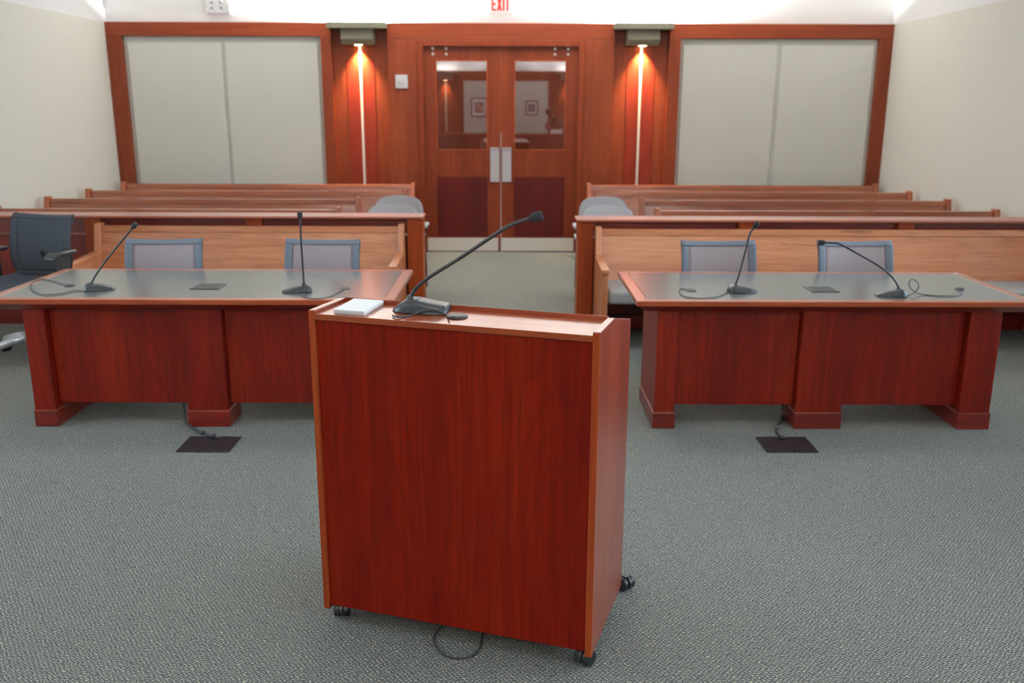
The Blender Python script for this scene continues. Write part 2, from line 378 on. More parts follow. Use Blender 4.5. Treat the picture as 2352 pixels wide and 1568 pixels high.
# right acoustic bay
board(1.855, XR - .012, 2.535, ZW, 'wall_h', 'top_board', FR)
board(4.325, XR - .012, 0, 2.535, 'wall_v', 'stile', FR)
board(1.855, 1.995, 0, 2.535, 'wall_v', 'stile', FR)
board(1.995, 4.325, 0, 2.535, 'panel', 'panel_backing', YB + .035)
board(2.03, 3.14, 0.1, 2.46, 'panel', 'acoustic_panel', YB + .01, YB + .036, bev=0.01)
board(3.195, 4.285, 0.1, 2.46, 'panel', 'acoustic_panel', YB + .01, YB + .036, bev=0.01)
# the two sconce bays: recessed board, red inlay with a pale reveal strip
for cx, x0, x1 in ((-1.780, -2.105, -1.457), (1.539, 1.216, 1.855)):
    board(x0, x1, 0, ZW, 'wall_v', 'bay_board', YB + .03)
    board(cx - .165, cx - .014, 0, 2.28, 'inlay_red', 'inlay_board', YB + .024, YB + .04, bev=0.002)
    board(cx + .014, cx + .165, 0, 2.28, 'inlay_red', 'inlay_board', YB + .024, YB + .04, bev=0.002)
    board(cx - .014, cx + .014, 0, 2.44, 'strip', 'reveal_strip', YB + .018, YB + .04, bev=0.003)
# boards beside and above the doors
board(-1.457, DX0 - .07, 0, 2.51, 'wall_v', 'side_board', FR)
board(DX1 + .07, 1.216, 0, 2.51, 'wall_v', 'side_board', FR)
board(-1.457, 1.216, 2.51, ZW, 'wall_h', 'top_board', FR)
# corridor behind the doors
struct(MB().box(DX0 - .5, DX1 + .5, YB + 1.9, YB + 2.0, 0, 3).build('wall_corridor', 'wall_v'))
# door frame and leaves
tf = struct(MB().box(DX0 - .07, DX0, YB - .035, YB + .15, 0, DZ + .07).box(DX1, DX1 + .07, YB - .035, YB + .15, 0, DZ + .07)
            .box(DX0, DX1, YB - .035, YB + .15, DZ, DZ + .07).build('trim_1', 'door_v', None, 0.006), 'cherry wood frame around the double doors')
for k, (a, b) in enumerate(((DX0 + .004, DM - .003), (DM + .003, DX1 - .004))):
    y0, y1 = YB + .005, YB + .05; gx0, gx1 = (-0.892, -0.277) if k == 0 else (0.040, 0.659)
    gz0, gz1 = 1.240, 2.285
    m = MB().box(a, gx0, y0, y1, .01, DZ - .004).box(gx1, b, y0, y1, .01, DZ - .004)
    m.box(gx0, gx1, y0, y1, .01, gz0).box(gx0, gx1, y0, y1, gz1, DZ - .004)
    d = struct(m.build('door_%d' % (k + 1), 'door_v'), ('door leaf whose glass shows the framed pink print' if k == 0 else 'door leaf whose glass shows the small grey picture'))
    MB().box(gx0, gx1, YB + .024, YB + .030, gz0, gz1).build('glass_pane', 'glass', d)
    m = MB(); e = .012
    m.box(gx0, gx1, y0 - .004, y0 + .02, gz0, gz0 + e).box(gx0, gx1, y0 - .004, y0 + .02, gz1 - e, gz1)
    m.box(gx0, gx0 + e, y0 - .004, y0 + .02, gz0 + e, gz1 - e).box(gx1 - e, gx1, y0 - .004, y0 + .02, gz0 + e, gz1 - e)
    m.build('glazing_bead', 'edge_v', d, 0.002)
    ix0, ix1 = (-0.895, -0.281) if k == 0 else (0.040, 0.655)
    MB().box(ix0, ix1, y0 - .003, y0 + .01, .20, .927).build('inlay_panel', 'inlay', d, 0.001)
    MB().box(a + .006, b - (.03 if k == 0 else .012), y0 - .004, y0 + .005, .022, .184).build('kick_plate', 'steel', d, 0.001)
    px = (-0.247, -0.137) if k == 0 else (-0.102, 0.008)
    pp = MB().box(px[0], px[1], y0 - .010, y0 + .002, .866, 1.276).build('push_plate', 'pale_metal', d, 0.003)
    MB().box(px[0] + .004, px[1] - .004, y0 - .045, y0 - .008, 1.262, 1.276).build('pull_lip', 'pale_metal', pp, 0.004)
    for sx in ((-0.921, -0.762) if k == 0 else (0.519, 0.674)):
        for sz in (2.415, 2.352):
            MB().lathe([(0.0165, 0), (0.0165, .003), (0.012, .007), (0.001, .008)], (0, 0, 0), 14, 'y').build('closer_bolt', 'paper', d, loc=(sx, y0, sz), rot=(math.pi, 0, 0))
MB().box(DM - .004, DM + .004, YB + .001, YB + .006, .25, 1.45).build('seam_light_strip', 'pale_metal', bpy.data.objects['door_1'], 0.001)  # added pale strip stands in for corridor light showing through the door gap
# front wall behind the camera (seen mirrored in the door glass)
wf = struct(MB().box(XL, XR, YF - .2, YF, 0, ZC).build('wall_front', 'white'), 'white front wall with cherry panelling behind the bench')
FB = YF + .05
def fboard(x0, x1, z0, z1, mat, name, y1=FB): return MB().box(x0, x1, YF, y1, z0, z1).build(name, mat, wf, 0.004)
fboard(XL, XR, 2.45, ZW, 'wall_h', 'top_board')
fboard(XL, -1.28, 0, 2.45, 'wall_v', 'side_board'); fboard(1.02, XR, 0, 2.45, 'wall_v', 'side_board')
fboard(-1.28, 1.02, 0, 2.45, 'panel', 'acoustic_panel', YF + .03)
for cx in (-1.76, 1.54): fboard(cx - .012, cx + .012, 0, 2.40, 'strip', 'reveal_strip', FB + .01)
for nm, xa, za, xb, zb, art, lb in (('picture', -1.08, 1.50, -0.64, 2.0, 'art_a', 'framed pink print hanging on the front wall panel'), ('picture', 0.40, 1.55, 0.74, 1.93, 'art_b', 'small framed grey landscape on the front wall panel')):
    t = thing(nm, ((xa + xb) / 2, YF + .03, za), 0, lb, 'picture'); hw = (xb - xa) / 2; hz = zb - za
    MB().box(-hw, hw, 0, .01, 0, hz).build('backing', 'paper', t)
    MB().box(-hw * .6, hw * .6, .01, .012, hz * .2, hz * .8).build('print', art, t)
    MB().box(-hw, hw, 0, .02, 0, .03).box(-hw, hw, 0, .02, hz - .03, hz).box(-hw, -hw + .03, 0, .02, .03, hz - .03).box(hw - .03, hw, 0, .02, .03, hz - .03).build('frame', 'inlay', t)
struct(MB().box(XL, XR, YF, -1.15, 0, .32).build('floor_platform', 'carpet'), 'raised carpeted platform below the front wall')
t = thing('judge_bench', (0, -2.0, .32), 0, 'long cherry bench on the platform below the front wall', 'desk')
MB().box(-2.0, 2.0, .36, .40, 0, .72).build('front_panel', 'cherry_v', t, 0.004)
MB().box(-2.06, 2.06, -.42, .46, .74, .78).build('top', 'edge_h', t, 0.006)
MB().box(-2.0, 2.0, .30, .42, .72, .74).build('apron', 'cherry_h', t)
for s_ in (-1, 1): MB().box(s_ * 1.98 - .03, s_ * 1.98 + .03, -.36, .36, 0, .74).build('end_panel', 'cherry_v', t, 0.004)
for px, hh, lb in ((1.18, .10, 'thick pile of papers on the long front bench near the seated person'), (0.02, .015, 'thin sheaf of papers on the long front bench below the pictures')):
    t = thing('paper_stack', (px, -1.78, 1.10), .1, lb, 'paper')
    for k in range(3): MB().box(-.15 + .01 * k, .15 + .008 * k, -.11, .11, hh * k / 3, hh * (k + 1) / 3 - .001).build('sheet_bundle', 'paper', t)
def person(loc):
    t = thing('person', loc, 0, 'person in a brown top leaning over papers at the front bench', 'person')
    V = [((.16, 0, .12), .15), ((.13, .03, .35), .14), ((.05, .10, .55), .155), ((-.06, .20, .68), .10), ((-.13, .27, .74), .055), ((-.18, .33, .80), .088), ((-.20, .36, .86), .085),
         ((.20, .18, .60), .062), ((.24, .36, .46), .046), ((.10, .50, .42), .036), ((.04, .54, .41), .03),
         ((-.20, .06, .60), .062), ((-.28, .30, .46), .046), ((-.14, .50, .42), .036), ((-.08, .54, .41), .03),
         ((.24, .22, .10), .085), ((.24, .44, .06), .065), ((.24, .46, -.30), .05), ((.24, .54, -.36), .04),
         ((.06, .22, .10), .085), ((.06, .44, .06), .065), ((.06, .46, -.30), .05), ((.06, .54, -.36), .04)]
    E_ = [(0, 1), (1, 2), (2, 3), (3, 4), (4, 5), (5, 6), (2, 7), (7, 8), (8, 9), (9, 10), (2, 11), (11, 12), (12, 13), (13, 14), (0, 15), (15, 16), (16, 17), (17, 18), (0, 19), (19, 20), (20, 21), (21, 22)]
    me = bpy.data.meshes.new('body'); me.from_pydata([v for v, _ in V], E_, []); o = bpy.data.objects.new('body', me); COL.objects.link(o); o.parent = t
    me.materials.append(M['shirt']); me.materials.append(M['skin'])
    sk = o.modifiers.new('skin', 'SKIN'); sk.use_smooth_shade = True
    for q, (_, r) in zip(me.skin_vertices[0].data, V): q.radius = (r, r)
    me.skin_vertices[0].data[0].use_root = True
    o.modifiers.new('sub', 'SUBSURF').levels = 2; o.modifiers['sub'].render_levels = 2
    MB().lathe([(.02, .115), (.075, .085), (.105, .03), (.108, -.02), (.09, -.05)], (-.205, .335, .855), 18).build('hair', 'hair', t)
    return t
person((1.22, -2.62, .78))
t = thing('stool', (1.30, -2.62, .32), 0, 'plain dark stool under the person at the front bench', 'stool')
MB().lathe([(.19, .36), (.20, .38), (.19, .41)], (0, 0, 0), 20).build('seat', 'black', t)
for k in range(4): MB().tube([(.13 * math.cos(k * 1.571 + .78), .13 * math.sin(k * 1.571 + .78), .37), (.17 * math.cos(k * 1.571 + .78), .17 * math.sin(k * 1.571 + .78), 0.0)], .014).build('leg', 'black', t)
# ceiling lights
for ix, x in enumerate((-2.6, 0.0, 2.4)):
    for iy, y in enumerate((2.9, 6.0)):
        t = thing('ceiling_light', (x, y, ZC), 0, 'white recessed ceiling light panel above the courtroom', 'ceiling light', 'ceiling lights')
        MB().box(-.62, .62, -.32, -.29, -.03, 0).box(-.62, .62, .29, .32, -.03, 0).box(-.62, -.59, -.29, .29, -.03, 0).box(.59, .62, -.29, .29, -.03, 0).build('frame', 'white_plastic', t)
        MB().box(-.59, .59, -.29, .29, -.015, -.005).build('diffuser', 'troffer', t)

# ================================================================== wall fittings
def sconce(x, ywall, sgn, label, pw=1.0):
    t = thing('wall_sconce', (x, ywall, 2.45), 0 if sgn < 0 else math.pi, label, 'wall lamp', 'uplight downlight sconces')
    # local: wall at y=0, room towards -y
    m = MB(); a, d, z0, z1 = .341, .225, .175, .245
    m.box(-a, a, -d, .0, z0, z0 + .012).box(-a, a, -d, -d + .012, z0 + .012, z1).box(-a, a, -.012, 0, z0 + .012, z1)
    m.box(-a, -a + .012, -d + .012, -.012, z0 + .012, z1).box(a - .012, a, -d + .012, -.012, z0 + .012, z1)
    m.build('tray', 'sconce', t, 0.003)
    MB().prism_x([(0, 0), (0, z0), (-.17, z0), (-.17, .06), (-.13, 0)], -.188, .188).build('housing', 'sconce', t, 0.006)
    MB().box(-.25, .25, -.08, -.04, z0 + .02, z0 + .03).build('uplight_lamp', 'lamp_white', t)
    MB().lathe([(.045, -.004), (.045, .002), (.03, .002)], (0, -.075, 0), 18).build('downlight_lens', 'lamp_warm', t)
    ld = bpy.data.lights.new('uplight', 'AREA'); ld.shape = 'RECTANGLE'; ld.size = .5; ld.size_y = .08; ld.energy = UPLIGHT * pw; ld.color = (1.0, .965, .91)
    lo = bpy.data.objects.new('uplight', ld); COL.objects.link(lo); lo.parent = t; lo.location = (0, -.06, z1 + .004); lo.rotation_euler = (math.pi - math.radians(22), 0, 0)
    ld = bpy.data.lights.new('downlight', 'SPOT'); ld.energy = DOWNLIGHT * pw; ld.color = (1.0, .66, .30); ld.spot_size = math.radians(80); ld.spot_blend = 1.0; ld.shadow_soft_size = .03
    lo = bpy.data.objects.new('downlight', ld); COL.objects.link(lo); lo.parent = t; lo.location = (0, -.075, -.012); lo.rotation_euler = (math.radians(12), 0, 0)
    return t
sconce(-1.785, YB + .03, -1, 'olive grey uplight sconce over the panel next to the white speaker plate')
sconce(1.540, YB + .03, -1, 'olive grey uplight sconce over the panel away from the speaker plate')
sconce(-1.76, FB, 1, 'olive grey sconce on the front wall near the pink print', 0.4)
sconce(1.54, FB, 1, 'olive grey sconce on the front wall near the grey landscape', 0.4)

t = thing('exit_sign', (-0.1235, YB + .06, 2.815), 0, 'white exit sign with red capital letters above the double doors', 'sign')
MB().box(-.140, .140, -.035, 0, 0, .20).build('housing', 'white_plastic', t, 0.006)
MB().box(-.132, .132, -.038, -.034, .008, .192).build('face', 'exit_face', t)
def letter(ch, x0, wd, z0, hh):
    s_ = .021; m = MB(); B = lambda a, b, c, d: m.box(x0 + a, x0 + b, -.042, -.037, z0 + c, z0 + d)
    if ch == 'E': B(0, s_, 0, hh); B(s_, wd, 0, s_); B(s_, wd * .9, hh / 2 - s_ / 2, hh / 2 + s_ / 2); B(s_, wd, hh - s_, hh)
    if ch == 'I': B(wd / 2 - s_ / 2, wd / 2 + s_ / 2, 0, hh)
    if ch == 'T': B(wd / 2 - s_ / 2, wd / 2 + s_ / 2, 0, hh - s_); B(0, wd, hh - s_, hh)
    if ch == 'X':
        q = s_ * 1.15
        m.prism_y([(x0, z0), (x0 + q, z0), (x0 + wd, z0 + hh), (x0 + wd - q, z0 + hh)], -.042, -.037)
        m.prism_y([(x0 + wd - q, z0), (x0 + wd, z0), (x0 + q, z0 + hh), (x0, z0 + hh)], -.0415, -.037)
    return m
x = -.105
for ch, wd in (('E', .056), ('X', .062), ('I', .024), ('T', .054)):
    letter(ch, x, wd, .022, .152).build('letter_' + ch.lower(), 'red', t); x += wd + .006
t = thing('strobe_horn', (-3.405, YB + .06, 2.79), 0, 'white alarm box with small holes high on the end wall', 'alarm')
MB().box(-.145, .145, -.07, 0, 0, .26).build('housing', 'white_plastic', t, 0.02, 3)
MB().box(.095, .14, -.082, -.06, .005, .12).build('strobe_lens', 'strip', t, 0.008)
for dx in (-.075, .035):
    for dz in (.07, .13, .19): MB().lathe([(.018, 0), (.018, .006), (.004, .008)], (0, 0, 0), 12, 'y').build('sounder_hole', 'grey_dot', t, loc=(dx, -.069, dz), rot=(math.pi, 0, 0))
t = thing('speaker_plate', (-1.294, FR, 1.961), 0, 'small white speaker plate on the cherry board beside the doors', 'speaker')
MB().box(-.073, .073, -.02, 0, 0, .154).build('plate', 'white_plastic', t, 0.008)
MB().lathe([(.04, 0), (.04, .004), (.034, .008), (.012, .006)], (0, 0, 0), 20, 'y').build('grille', 'white_plastic', t, loc=(-.005, -.019, .08), rot=(math.pi, 0, 0))
for dx, dz in ((-.045, .03), (.05, .03), (.05, .125), (-.02, .07)): MB().lathe([(.006, 0), (.005, .003)], (0, 0, 0), 8, 'y').build('screw', 'grey_dot', t, loc=(dx, -.0195 - (.008 if dx == -.02 else 0), dz), rot=(math.pi, 0, 0))

# ================================================================== pews, rail
def pew(x0, x1, yt, zt, label, group, arms=False, cushion=True, name='pew', depth=.52):
    cx = (x0 + x1) / 2; hw = (x1 - x0) / 2
    t = thing(name, (cx, yt, 0), 0, label, 'bench', group)
    e = .045; rake = .12; ph, pv = ('pew_h', 'pew_v') if arms else ('gal_h', 'gal_v')
    ya = lambda z: -rake * (zt - z) / (zt - .40)       # front face of the backrest
    fy = -depth - rake + .06                             # front edge of the seat
    MB().prism_x([(ya(.36), .36), (ya(.36) + .03, .36), (.03, zt - .035), (0, zt - .035)], -hw + e, hw - e).build('backrest', ph, t)
    MB().prism_x([(-.012, zt - .05), (.036, zt - .05), (.044, zt), (-.006, zt)], -hw + e, hw - e).build('top_rail', ph, t, 0.004)
    MB().box(-hw + e, hw - e, fy + (.10 if arms else 0), -rake + .04, .33, .37).build('seat', ph, t, 0.005)
    if not arms: MB().box(-hw + e, hw - e, fy + .08, fy + .10, .10, .33).build('kick_board', ph, t)
    if cushion:
        MB().box(-hw + e + .005, hw - e - .005, fy - .01, -rake + .0, .345 if arms else .37, .45).build('cushion', 'cushion', t, 0.03, 4)
    for s in (-1, 1):
        xa, xb = sorted((s * hw, s * (hw - e)))
        if arms:
            poly = [(fy - .02, 0), (.055, 0), (.06, zt + .02), (-.03, zt + .02), (ya(.60) - .03, .60), (fy - .02, .575)]
        else:
            poly = [(fy + .02, 0), (.05, 0), (.055, zt + .022), (-.03, zt + .022), (ya(.55) - .03, .55), (fy + .02, .50)]
        ep = MB().prism_x(poly, xa, xb).build('end_panel', pv, t, 0.005)
        if arms:
            MB().prism_x([(fy - .04, .575), (ya(.60) - .02, .60), (ya(.60) - .02, .635), (fy - .04, .61)], xa - .008, xb + .008).build('arm_cap', 'pew_y', ep, 0.006)
    return t
YP = (8.25, 9.19, 10.10, 11.05)
rows = ('directly behind the rail', 'second behind the rail', 'second from the end wall', 'standing against the end wall')
for k, y in enumerate(YP):
    pew(-4.65, (-1.525, -1.50, -1.13, -1.145)[k], y, .85, 'long oak pew on the speaker plate side of the aisle, ' + rows[k], 'gallery pews')
    pew((1.30, 1.293, .922, .913)[k], 4.40, y, .85, 'long oak pew across the aisle from the speaker plate, ' + rows[k], 'gallery pews')
pew(-3.29, -0.845, 7.245, .826, 'short oak bench before the rail, beside the dark swivel chair', 'benches before the rail', True, name='bench')
pew(0.665, 4.20, 7.125, .826, 'long pale oak bench with grey cushion before the rail, reaching towards the side wall', 'benches before the rail', True, name='bench')

def rail(x0, x1, yf, posts, label, zc_):
    zc = zc_; t = thing('gallery_rail', ((x0 + x1) / 2, yf, 0), 0, label, 'railing', 'gallery rails'); cx = (x0 + x1) / 2
    MB().box(x0 - cx, x1 - cx, 0, .27, zc - .021, zc).build('cap', 'cap_h', t, 0.006)
    po = sorted(posts)
    for p in po: MB().box(p - cx - .063, p - cx + .063, .035, .235, 0, zc - .021).build('post', 'edge_v', t, 0.004)
    segs = [(a + .063, b - .063) for a, b in zip(po, po[1:])]
    for a, b in segs:
        MB().box(a - cx, b - cx, .075, .20, .755, zc - .021).build('frieze_board', 'cherry_h', t, 0.003)
        MB().box(a - cx, b - cx, .10, .16, .0, .735).build('panel', 'cherry_v', t, 0.003)
        MB().box(a - cx, b - cx, .07, .20, .0, .12).build('base_board', 'cherry_h', t, 0.003)
    return t
rail(XL + .014, -0.697, 7.285, (-0.768, -2.06, -3.355, -4.65), 'cherry rail with posts and cap behind the bench, on the speaker plate side', .90)
rail(0.518, XR - .014, 7.15, (0.595, 1.865, 3.12, 4.40), 'cherry rail with posts and cap across the aisle from the speaker plate', .897)

# ================================================================== grey side chairs by the aisle
def side_chair():
    t = thing('side_chair', (0, 0, 0), 0)
    def back(u, v):
        k = u * 2 - 1; q = max(0.0, (v - .40) / .60); wv = .238 * max(0.02, 1 - q ** 3.0) ** (1 / 2.2)
        return (k * wv, .04 + .07 * v - .05 * (k * wv / .238) ** 2, .50 + .405 * (1 - (1 - v) ** 1.35)), (0, -1, .15)
    MB().sheet(back, 16, 22, .045).build('backrest', 'fabric', t)
    MB().prism_z(rounded_rect(0, -.22, .48, .46, .08), .42, .49).build('seat', 'fabric', t, 0.02, 3)
    for s in (-1, 1):
        MB().tube(smooth_path([(s * .25, -.42, 0.005), (s * .25, -.40, .30), (s * .27, -.36, .60), (s * .28, -.30, .645), (s * .28, -.05, .64), (s * .24, .07, .56)]), .012).build('arm_frame', 'black', t)
        MB().tube([(s * .25, -.40, .38), (s * .25, .02, .38)], .011).build('side_rail', 'black', t)
        MB().tube(smooth_path([(s * .25, .10, .005), (s * .25, .04, .30), (s * .23, .05, .60)]), .012).build('leg', 'black', t)
        MB().prism_z(rounded_rect(s * .28, -.21, .055, .28, .025), .642, .672).build('arm_pad', 'fabric', t, 0.01, 3)
    MB().tube([(-.25, -.38, .40), (.25, -.38, .40)], .010).build('cross_rail', 'black', t)
    return t
sc0 = side_chair()
for i, (x, y, lb) in enumerate(((-1.055, 8.13, 'grey rounded side chair by the rail, on the speaker plate side of the aisle'),
                                (-1.092, 8.92, 'grey rounded side chair behind another one, on the speaker plate side of the aisle'),
                                (0.865, 8.10, 'grey rounded side chair by the rail, across the aisle from the speaker plate'),
                                (0.902, 8.88, 'grey rounded side chair behind another one, across the aisle from the speaker plate'))):
    o = sc0 if i == 0 else copy_tree(sc0)
    o.location = (x, y, 0); tag(o, lb, 'chair', 'grey side chairs at the pew ends')

# ================================================================== mesh swivel chairs
def swivel_chair(dz=0.0, dark=False, width=.49, turn=0.0, rad=.30):
    # front towards -y; dz moves everything on the gas lift
    t = thing('swivel_chair', (0, 0, 0), 0)
    zs = .43 + dz; ztop = .90 + dz
    def back(u, v):
        wd = width / 2 * (1.03 - .03 * v) if v > .25 else width / 2 * (.86 + .17 * v / .25 + 0)
        k = u * 2 - 1; x = k * wd
        z = zs + .03 + v * (ztop - zs - .03) - .012 * (1 - k * k) * max(0, v - .8) / .2
        y = .235 + .05 * v - .05 * math.sin(v * math.pi) * .6 - .035 * k * k + (.022 * max(0, v - .93) / .07)
        return (x, y, z), (0, -1, 0)
    bw = .045 / width
    def sub(u0, u1, v0, v1): return lambda u, v: back(u0 + (u1 - u0) * u, v0 + (v1 - v0) * v)
    body = 'dark_fabric' if dark else 'mesh'; band = 'dark_fabric' if dark else 'mesh_band'
    bk = MB().sheet(sub(bw, 1 - bw, .06, .93), 16, 18, .012 if dark else .004).build('backrest_mesh', body, t)
    MB().sheet(sub(0, bw, .06, .93), 3, 18, .012).build('side_band', band, t)
    MB().sheet(sub(1 - bw, 1, .06, .93), 3, 18, .012).build('side_band', band, t)
    MB().sheet(sub(0, 1, .93, 1), 16, 3, .014).build('top_band', band, t)
    MB().sheet(sub(0, 1, 0, .06), 16, 2, .014).build('lower_band', band, t)
    for s in (-1, 1):
        p = [Vector(back((s + 1) / 2, v)[0]) + Vector((-s * .004, .014, 0)) for v in (0, .25, .5, .75, 1)]
        MB().tube(smooth_path(p, 4), .006, 8).build('back_upright', 'black' if dark else 'charcoal', t)
    def seat(u, v):
        k = u * 2 - 1; return ((k * .245, -.235 + .47 * v, zs + .018 * k * k - .035 * max(0, .25 - v) / .25 * 1.0)), (0, 0, 1)
    MB().sheet(seat, 12, 12, .045).build('seat', 'dark_fabric' if dark else 'dark_fabric', t, 0.008)
    MB().box(-.11, .11, -.10, .16, zs - .085, zs - .03).build('mechanism', 'black', t, 0.01)
    MB().tube(smooth_path([(0, .12, zs - .06), (0, .25, zs - .03), (0, .26, zs + .10), (0, .235, zs + .22)], 5), [.03] * 16, 10).build('back_spine', 'black', t)
    for s in (-1, 1):
        xa, xb = sorted((s * .282, s * .312))
        MB().prism_x([(-.03, zs + .215), (-.03, zs + .15), (.035, zs - .03), (.13, zs - .03), (.12, zs + .215)], xa, xb).build('arm_support', 'charcoal', t, 0.008)
        MB().tube([(s * .10, .07, zs - .055), (s * .30, .07, zs - .02)], .018, 8).build('arm_bracket', 'charcoal', t)
        def pad(u, v, s=s):
            k = u * 2 - 1; return (s * .295 + k * .045, -.06 + .23 * v, zs + .225 - .03 * max(0, .3 - v) / .3), (0, 0, 1)
        MB().sheet(pad, 4, 10, .028).build('arm_pad', 'charcoal', t, 0.008)
    MB().lathe([(.045, .12), (.045, .18), (.028, .19), (.028, zs - .07)], (0, .02, 0), 16).build('gas_lift', 'black', t)
    base = MB().lathe([(.05, .105), (.06, .14), (.05, .175)], (0, .02, 0), 16).build('base_hub', 'pale_metal', t)
    for k in range(5):
        a = math.radians(90 + turn + 72 * k); c, s_ = math.cos(a), math.sin(a)
        pts = [(c * r, .02 + s_ * r, z) for r, z in ((.03, .145), (.15, .13), (rad - .015, .098), (rad, .062))]
        sp = MB().tube(pts, [.034, .030, .024, .018], 8).build('spoke', 'pale_metal', t)
        cw = MB()
        for sd in (-1, 1):
            off = Vector((-s_, c, 0)) * (sd * .017); n_ = 14; ctr = Vector((c * rad, .02 + s_ * rad, .028)) + off
            ax = Vector((-s_, c, 0)); r_ = Vector((c, s_, 0))
            cw.tube([ctr - ax * .011, ctr + ax * .011], .028, n_)
        cw.build('caster', 'black', sp)
    return t
specs = ((-2.268, 5.74, 4, 'slate mesh swivel chair behind the desk, nearer the dark swivel chair'),
         (-1.252, 5.74, -3, 'slate mesh swivel chair behind the desk, nearer the lectern paper pad side'),
         (1.385, 5.73, 3, 'slate mesh swivel chair behind the straight microphone, at the desk with the long bench behind'),
         (2.282, 5.73, 2, 'slate mesh swivel chair behind the microphone bent low across it'))
c0 = swivel_chair()
for i, (x, y, a, lb) in enumerate(specs):
    o = c0 if i == 0 else copy_tree(c0)
    o.location = (x, y, 0); o.rotation_euler = (0, 0, math.radians(a)); tag(o, lb, 'chair', 'mesh swivel chairs at the desks')
o = swivel_chair(.095, True, .50, 8, .30); o.location = (-3.435, 6.335, 0); o.rotation_euler = (0, 0, math.radians(-15))
tag(o, 'dark slate swivel chair standing free beside the desk end, before the rail', 'chair')

# ================================================================== desks
ZT = .745
def desk(x0, x1, y0, y1, legs, label, cable):
    cx = (x0 + x1) / 2; t = thing('counsel_desk', (cx, y0, 0), 0, label, 'desk', 'counsel desks')
    W2 = (x1 - x0) / 2; D = y1 - y0; b = .062; th = .030
    def edge(pl, nm, mt):          # bevelled border boards: mitred, with an undercut below
        o = MB().prism_z(pl, ZT - th, ZT).build(nm, mt, t, 0.005)
    edge([(-W2, 0), (W2, 0), (W2 - b, b), (-W2 + b, b)], 'edge_board', 'edge_h')
    edge([(W2, D), (-W2, D), (-W2 + b, D - b), (W2 - b, D - b)], 'edge_board', 'edge_h')
    edge([(-W2, D), (-W2, 0), (-W2 + b, b), (-W2 + b, D - b)], 'edge_board', 'edge_y')
    edge([(W2, 0), (W2, D), (W2 - b, D - b), (W2 - b, b)], 'edge_board', 'edge_y')
    MB().box(-W2 + b, W2 - b, b, D - b, ZT - th, ZT - .0006).build('desk_surface', 'laminate', t)
    m = MB(); u, l = .012, .055
    vs = [(-W2 + u, u, ZT - th), (W2 - u, u, ZT - th), (W2 - u, D - u, ZT - th), (-W2 + u, D - u, ZT - th),
          (-W2 + l, l, ZT - th - .035), (W2 - l, l, ZT - th - .035), (W2 - l, D - l, ZT - th - .035), (-W2 + l, D - l, ZT - th - .035)]
    m.add(vs, [(0, 1, 2, 3), (7, 6, 5, 4), (0, 4, 5, 1), (1, 5, 6, 2), (2, 6, 7, 3), (3, 7, 4, 0)]).build('apron', 'cherry_h', t)
    zl = ZT - th - .035; fy = .075
    for k, (a, c, dep) in enumerate(legs):
        a -= cx; c -= cx
        lg = MB().box(a + .006, c - .006, fy + .006, dep - .006, .098, zl).build('leg_panel', 'cherry_desk', t, 0.004)
        MB().box(a, c, fy, dep, 0, .095).build('plinth', 'cherry_h', lg, 0.004)
        MB().box(a + .004, c - .004, fy + .004, dep - .004, .0945, .0985).build('bead', 'edge_h', lg)
    xs = [l_[0] for l_ in legs] + [legs[-1][1]]
    for (a, c) in ((legs[0][1], legs[1][0]), (legs[1][1], legs[2][0])):
        MB().box(a - cx - .003, c - cx + .003, fy + .055, fy + .078, .125, zl).build('modesty_panel', 'cherry_desk', t, 0.002)
    (ax, ay), (bx, by) = cable
    cp = MB().box(ax - cx, bx - cx, ay - y0, by - y0, ZT - .002, ZT + .004).build('cable_plate', 'black', t, 0.0015)
    MB().box(ax - cx + .012, bx - cx - .012, ay - y0 + .012, by - y0 - .012, ZT + .002, ZT + .0045).build('flap', 'slot', cp, 0.001)
    return t
desk(-2.83, -0.618, 4.775, 5.735, ((-2.665, -2.535, .62), (-1.808, -1.572, .30), (-0.85, -0.725, .62)), 'cherry desk with grey top whose one end stands by the dark swivel chair', ((-1.812, 5.065), (-1.648, 5.222)))
desk(0.676, 2.832, 4.765, 5.69, ((0.798, 0.923, .62), (1.592, 1.857, .30), (2.505, 2.69, .62)), 'cherry desk with grey top before the long bench with the grey cushion', ((1.698, 5.03), (1.852, 5.19)))

# ================================================================== floor boxes and their cables
def floor_box(x0, x1, y0, y1, label, slots):
    t = thing('floor_box', ((x0 + x1) / 2, (y0 + y1) / 2, 0), 0, label, 'floor box', 'floor boxes')
    hx, hy = (x1 - x0) / 2, (y1 - y0) / 2
    MB().box(-hx, hx, -hy, hy, 0, .006).build('lid', 'plate', t, 0.002)
    for a, b, c, d in slots: MB().box(a, b, c, d, .004, .0068).build('slot', 'slot', t)
    return t
floor_box(-1.740, -1.462, 4.457, 4.684, 'dark floor box plate without slots, fed by a cable from the desk', [(.03, .11, .09, .105)])
floor_box(1.343, 1.615, 4.472, 4.700, 'dark floor box plate with two black slots near its corner', [(.0, .075, -.098, -.083), (.105, .118, .01, .07)])
def cable_thing(name, pts, r, mat, label, cat='cable', group=None, parts=()):
    p0 = Vector(pts[0]); t = thing(name, p0, 0, label, cat, group)
    MB().tube([Vector(p) - p0 for p in smooth_path(pts)], r, 8).build('cord', mat, t)
    for q, rr, ln, mt in parts:
        q = Vector(q); MB().tube([q - p0 - Vector((ln, 0, 0)), q - p0 + Vector((ln, 0, 0))], rr, 8).build('connector', mt, t)
    return t
P = lambda x, y, z=0: tuple(at_z(x, y, z))
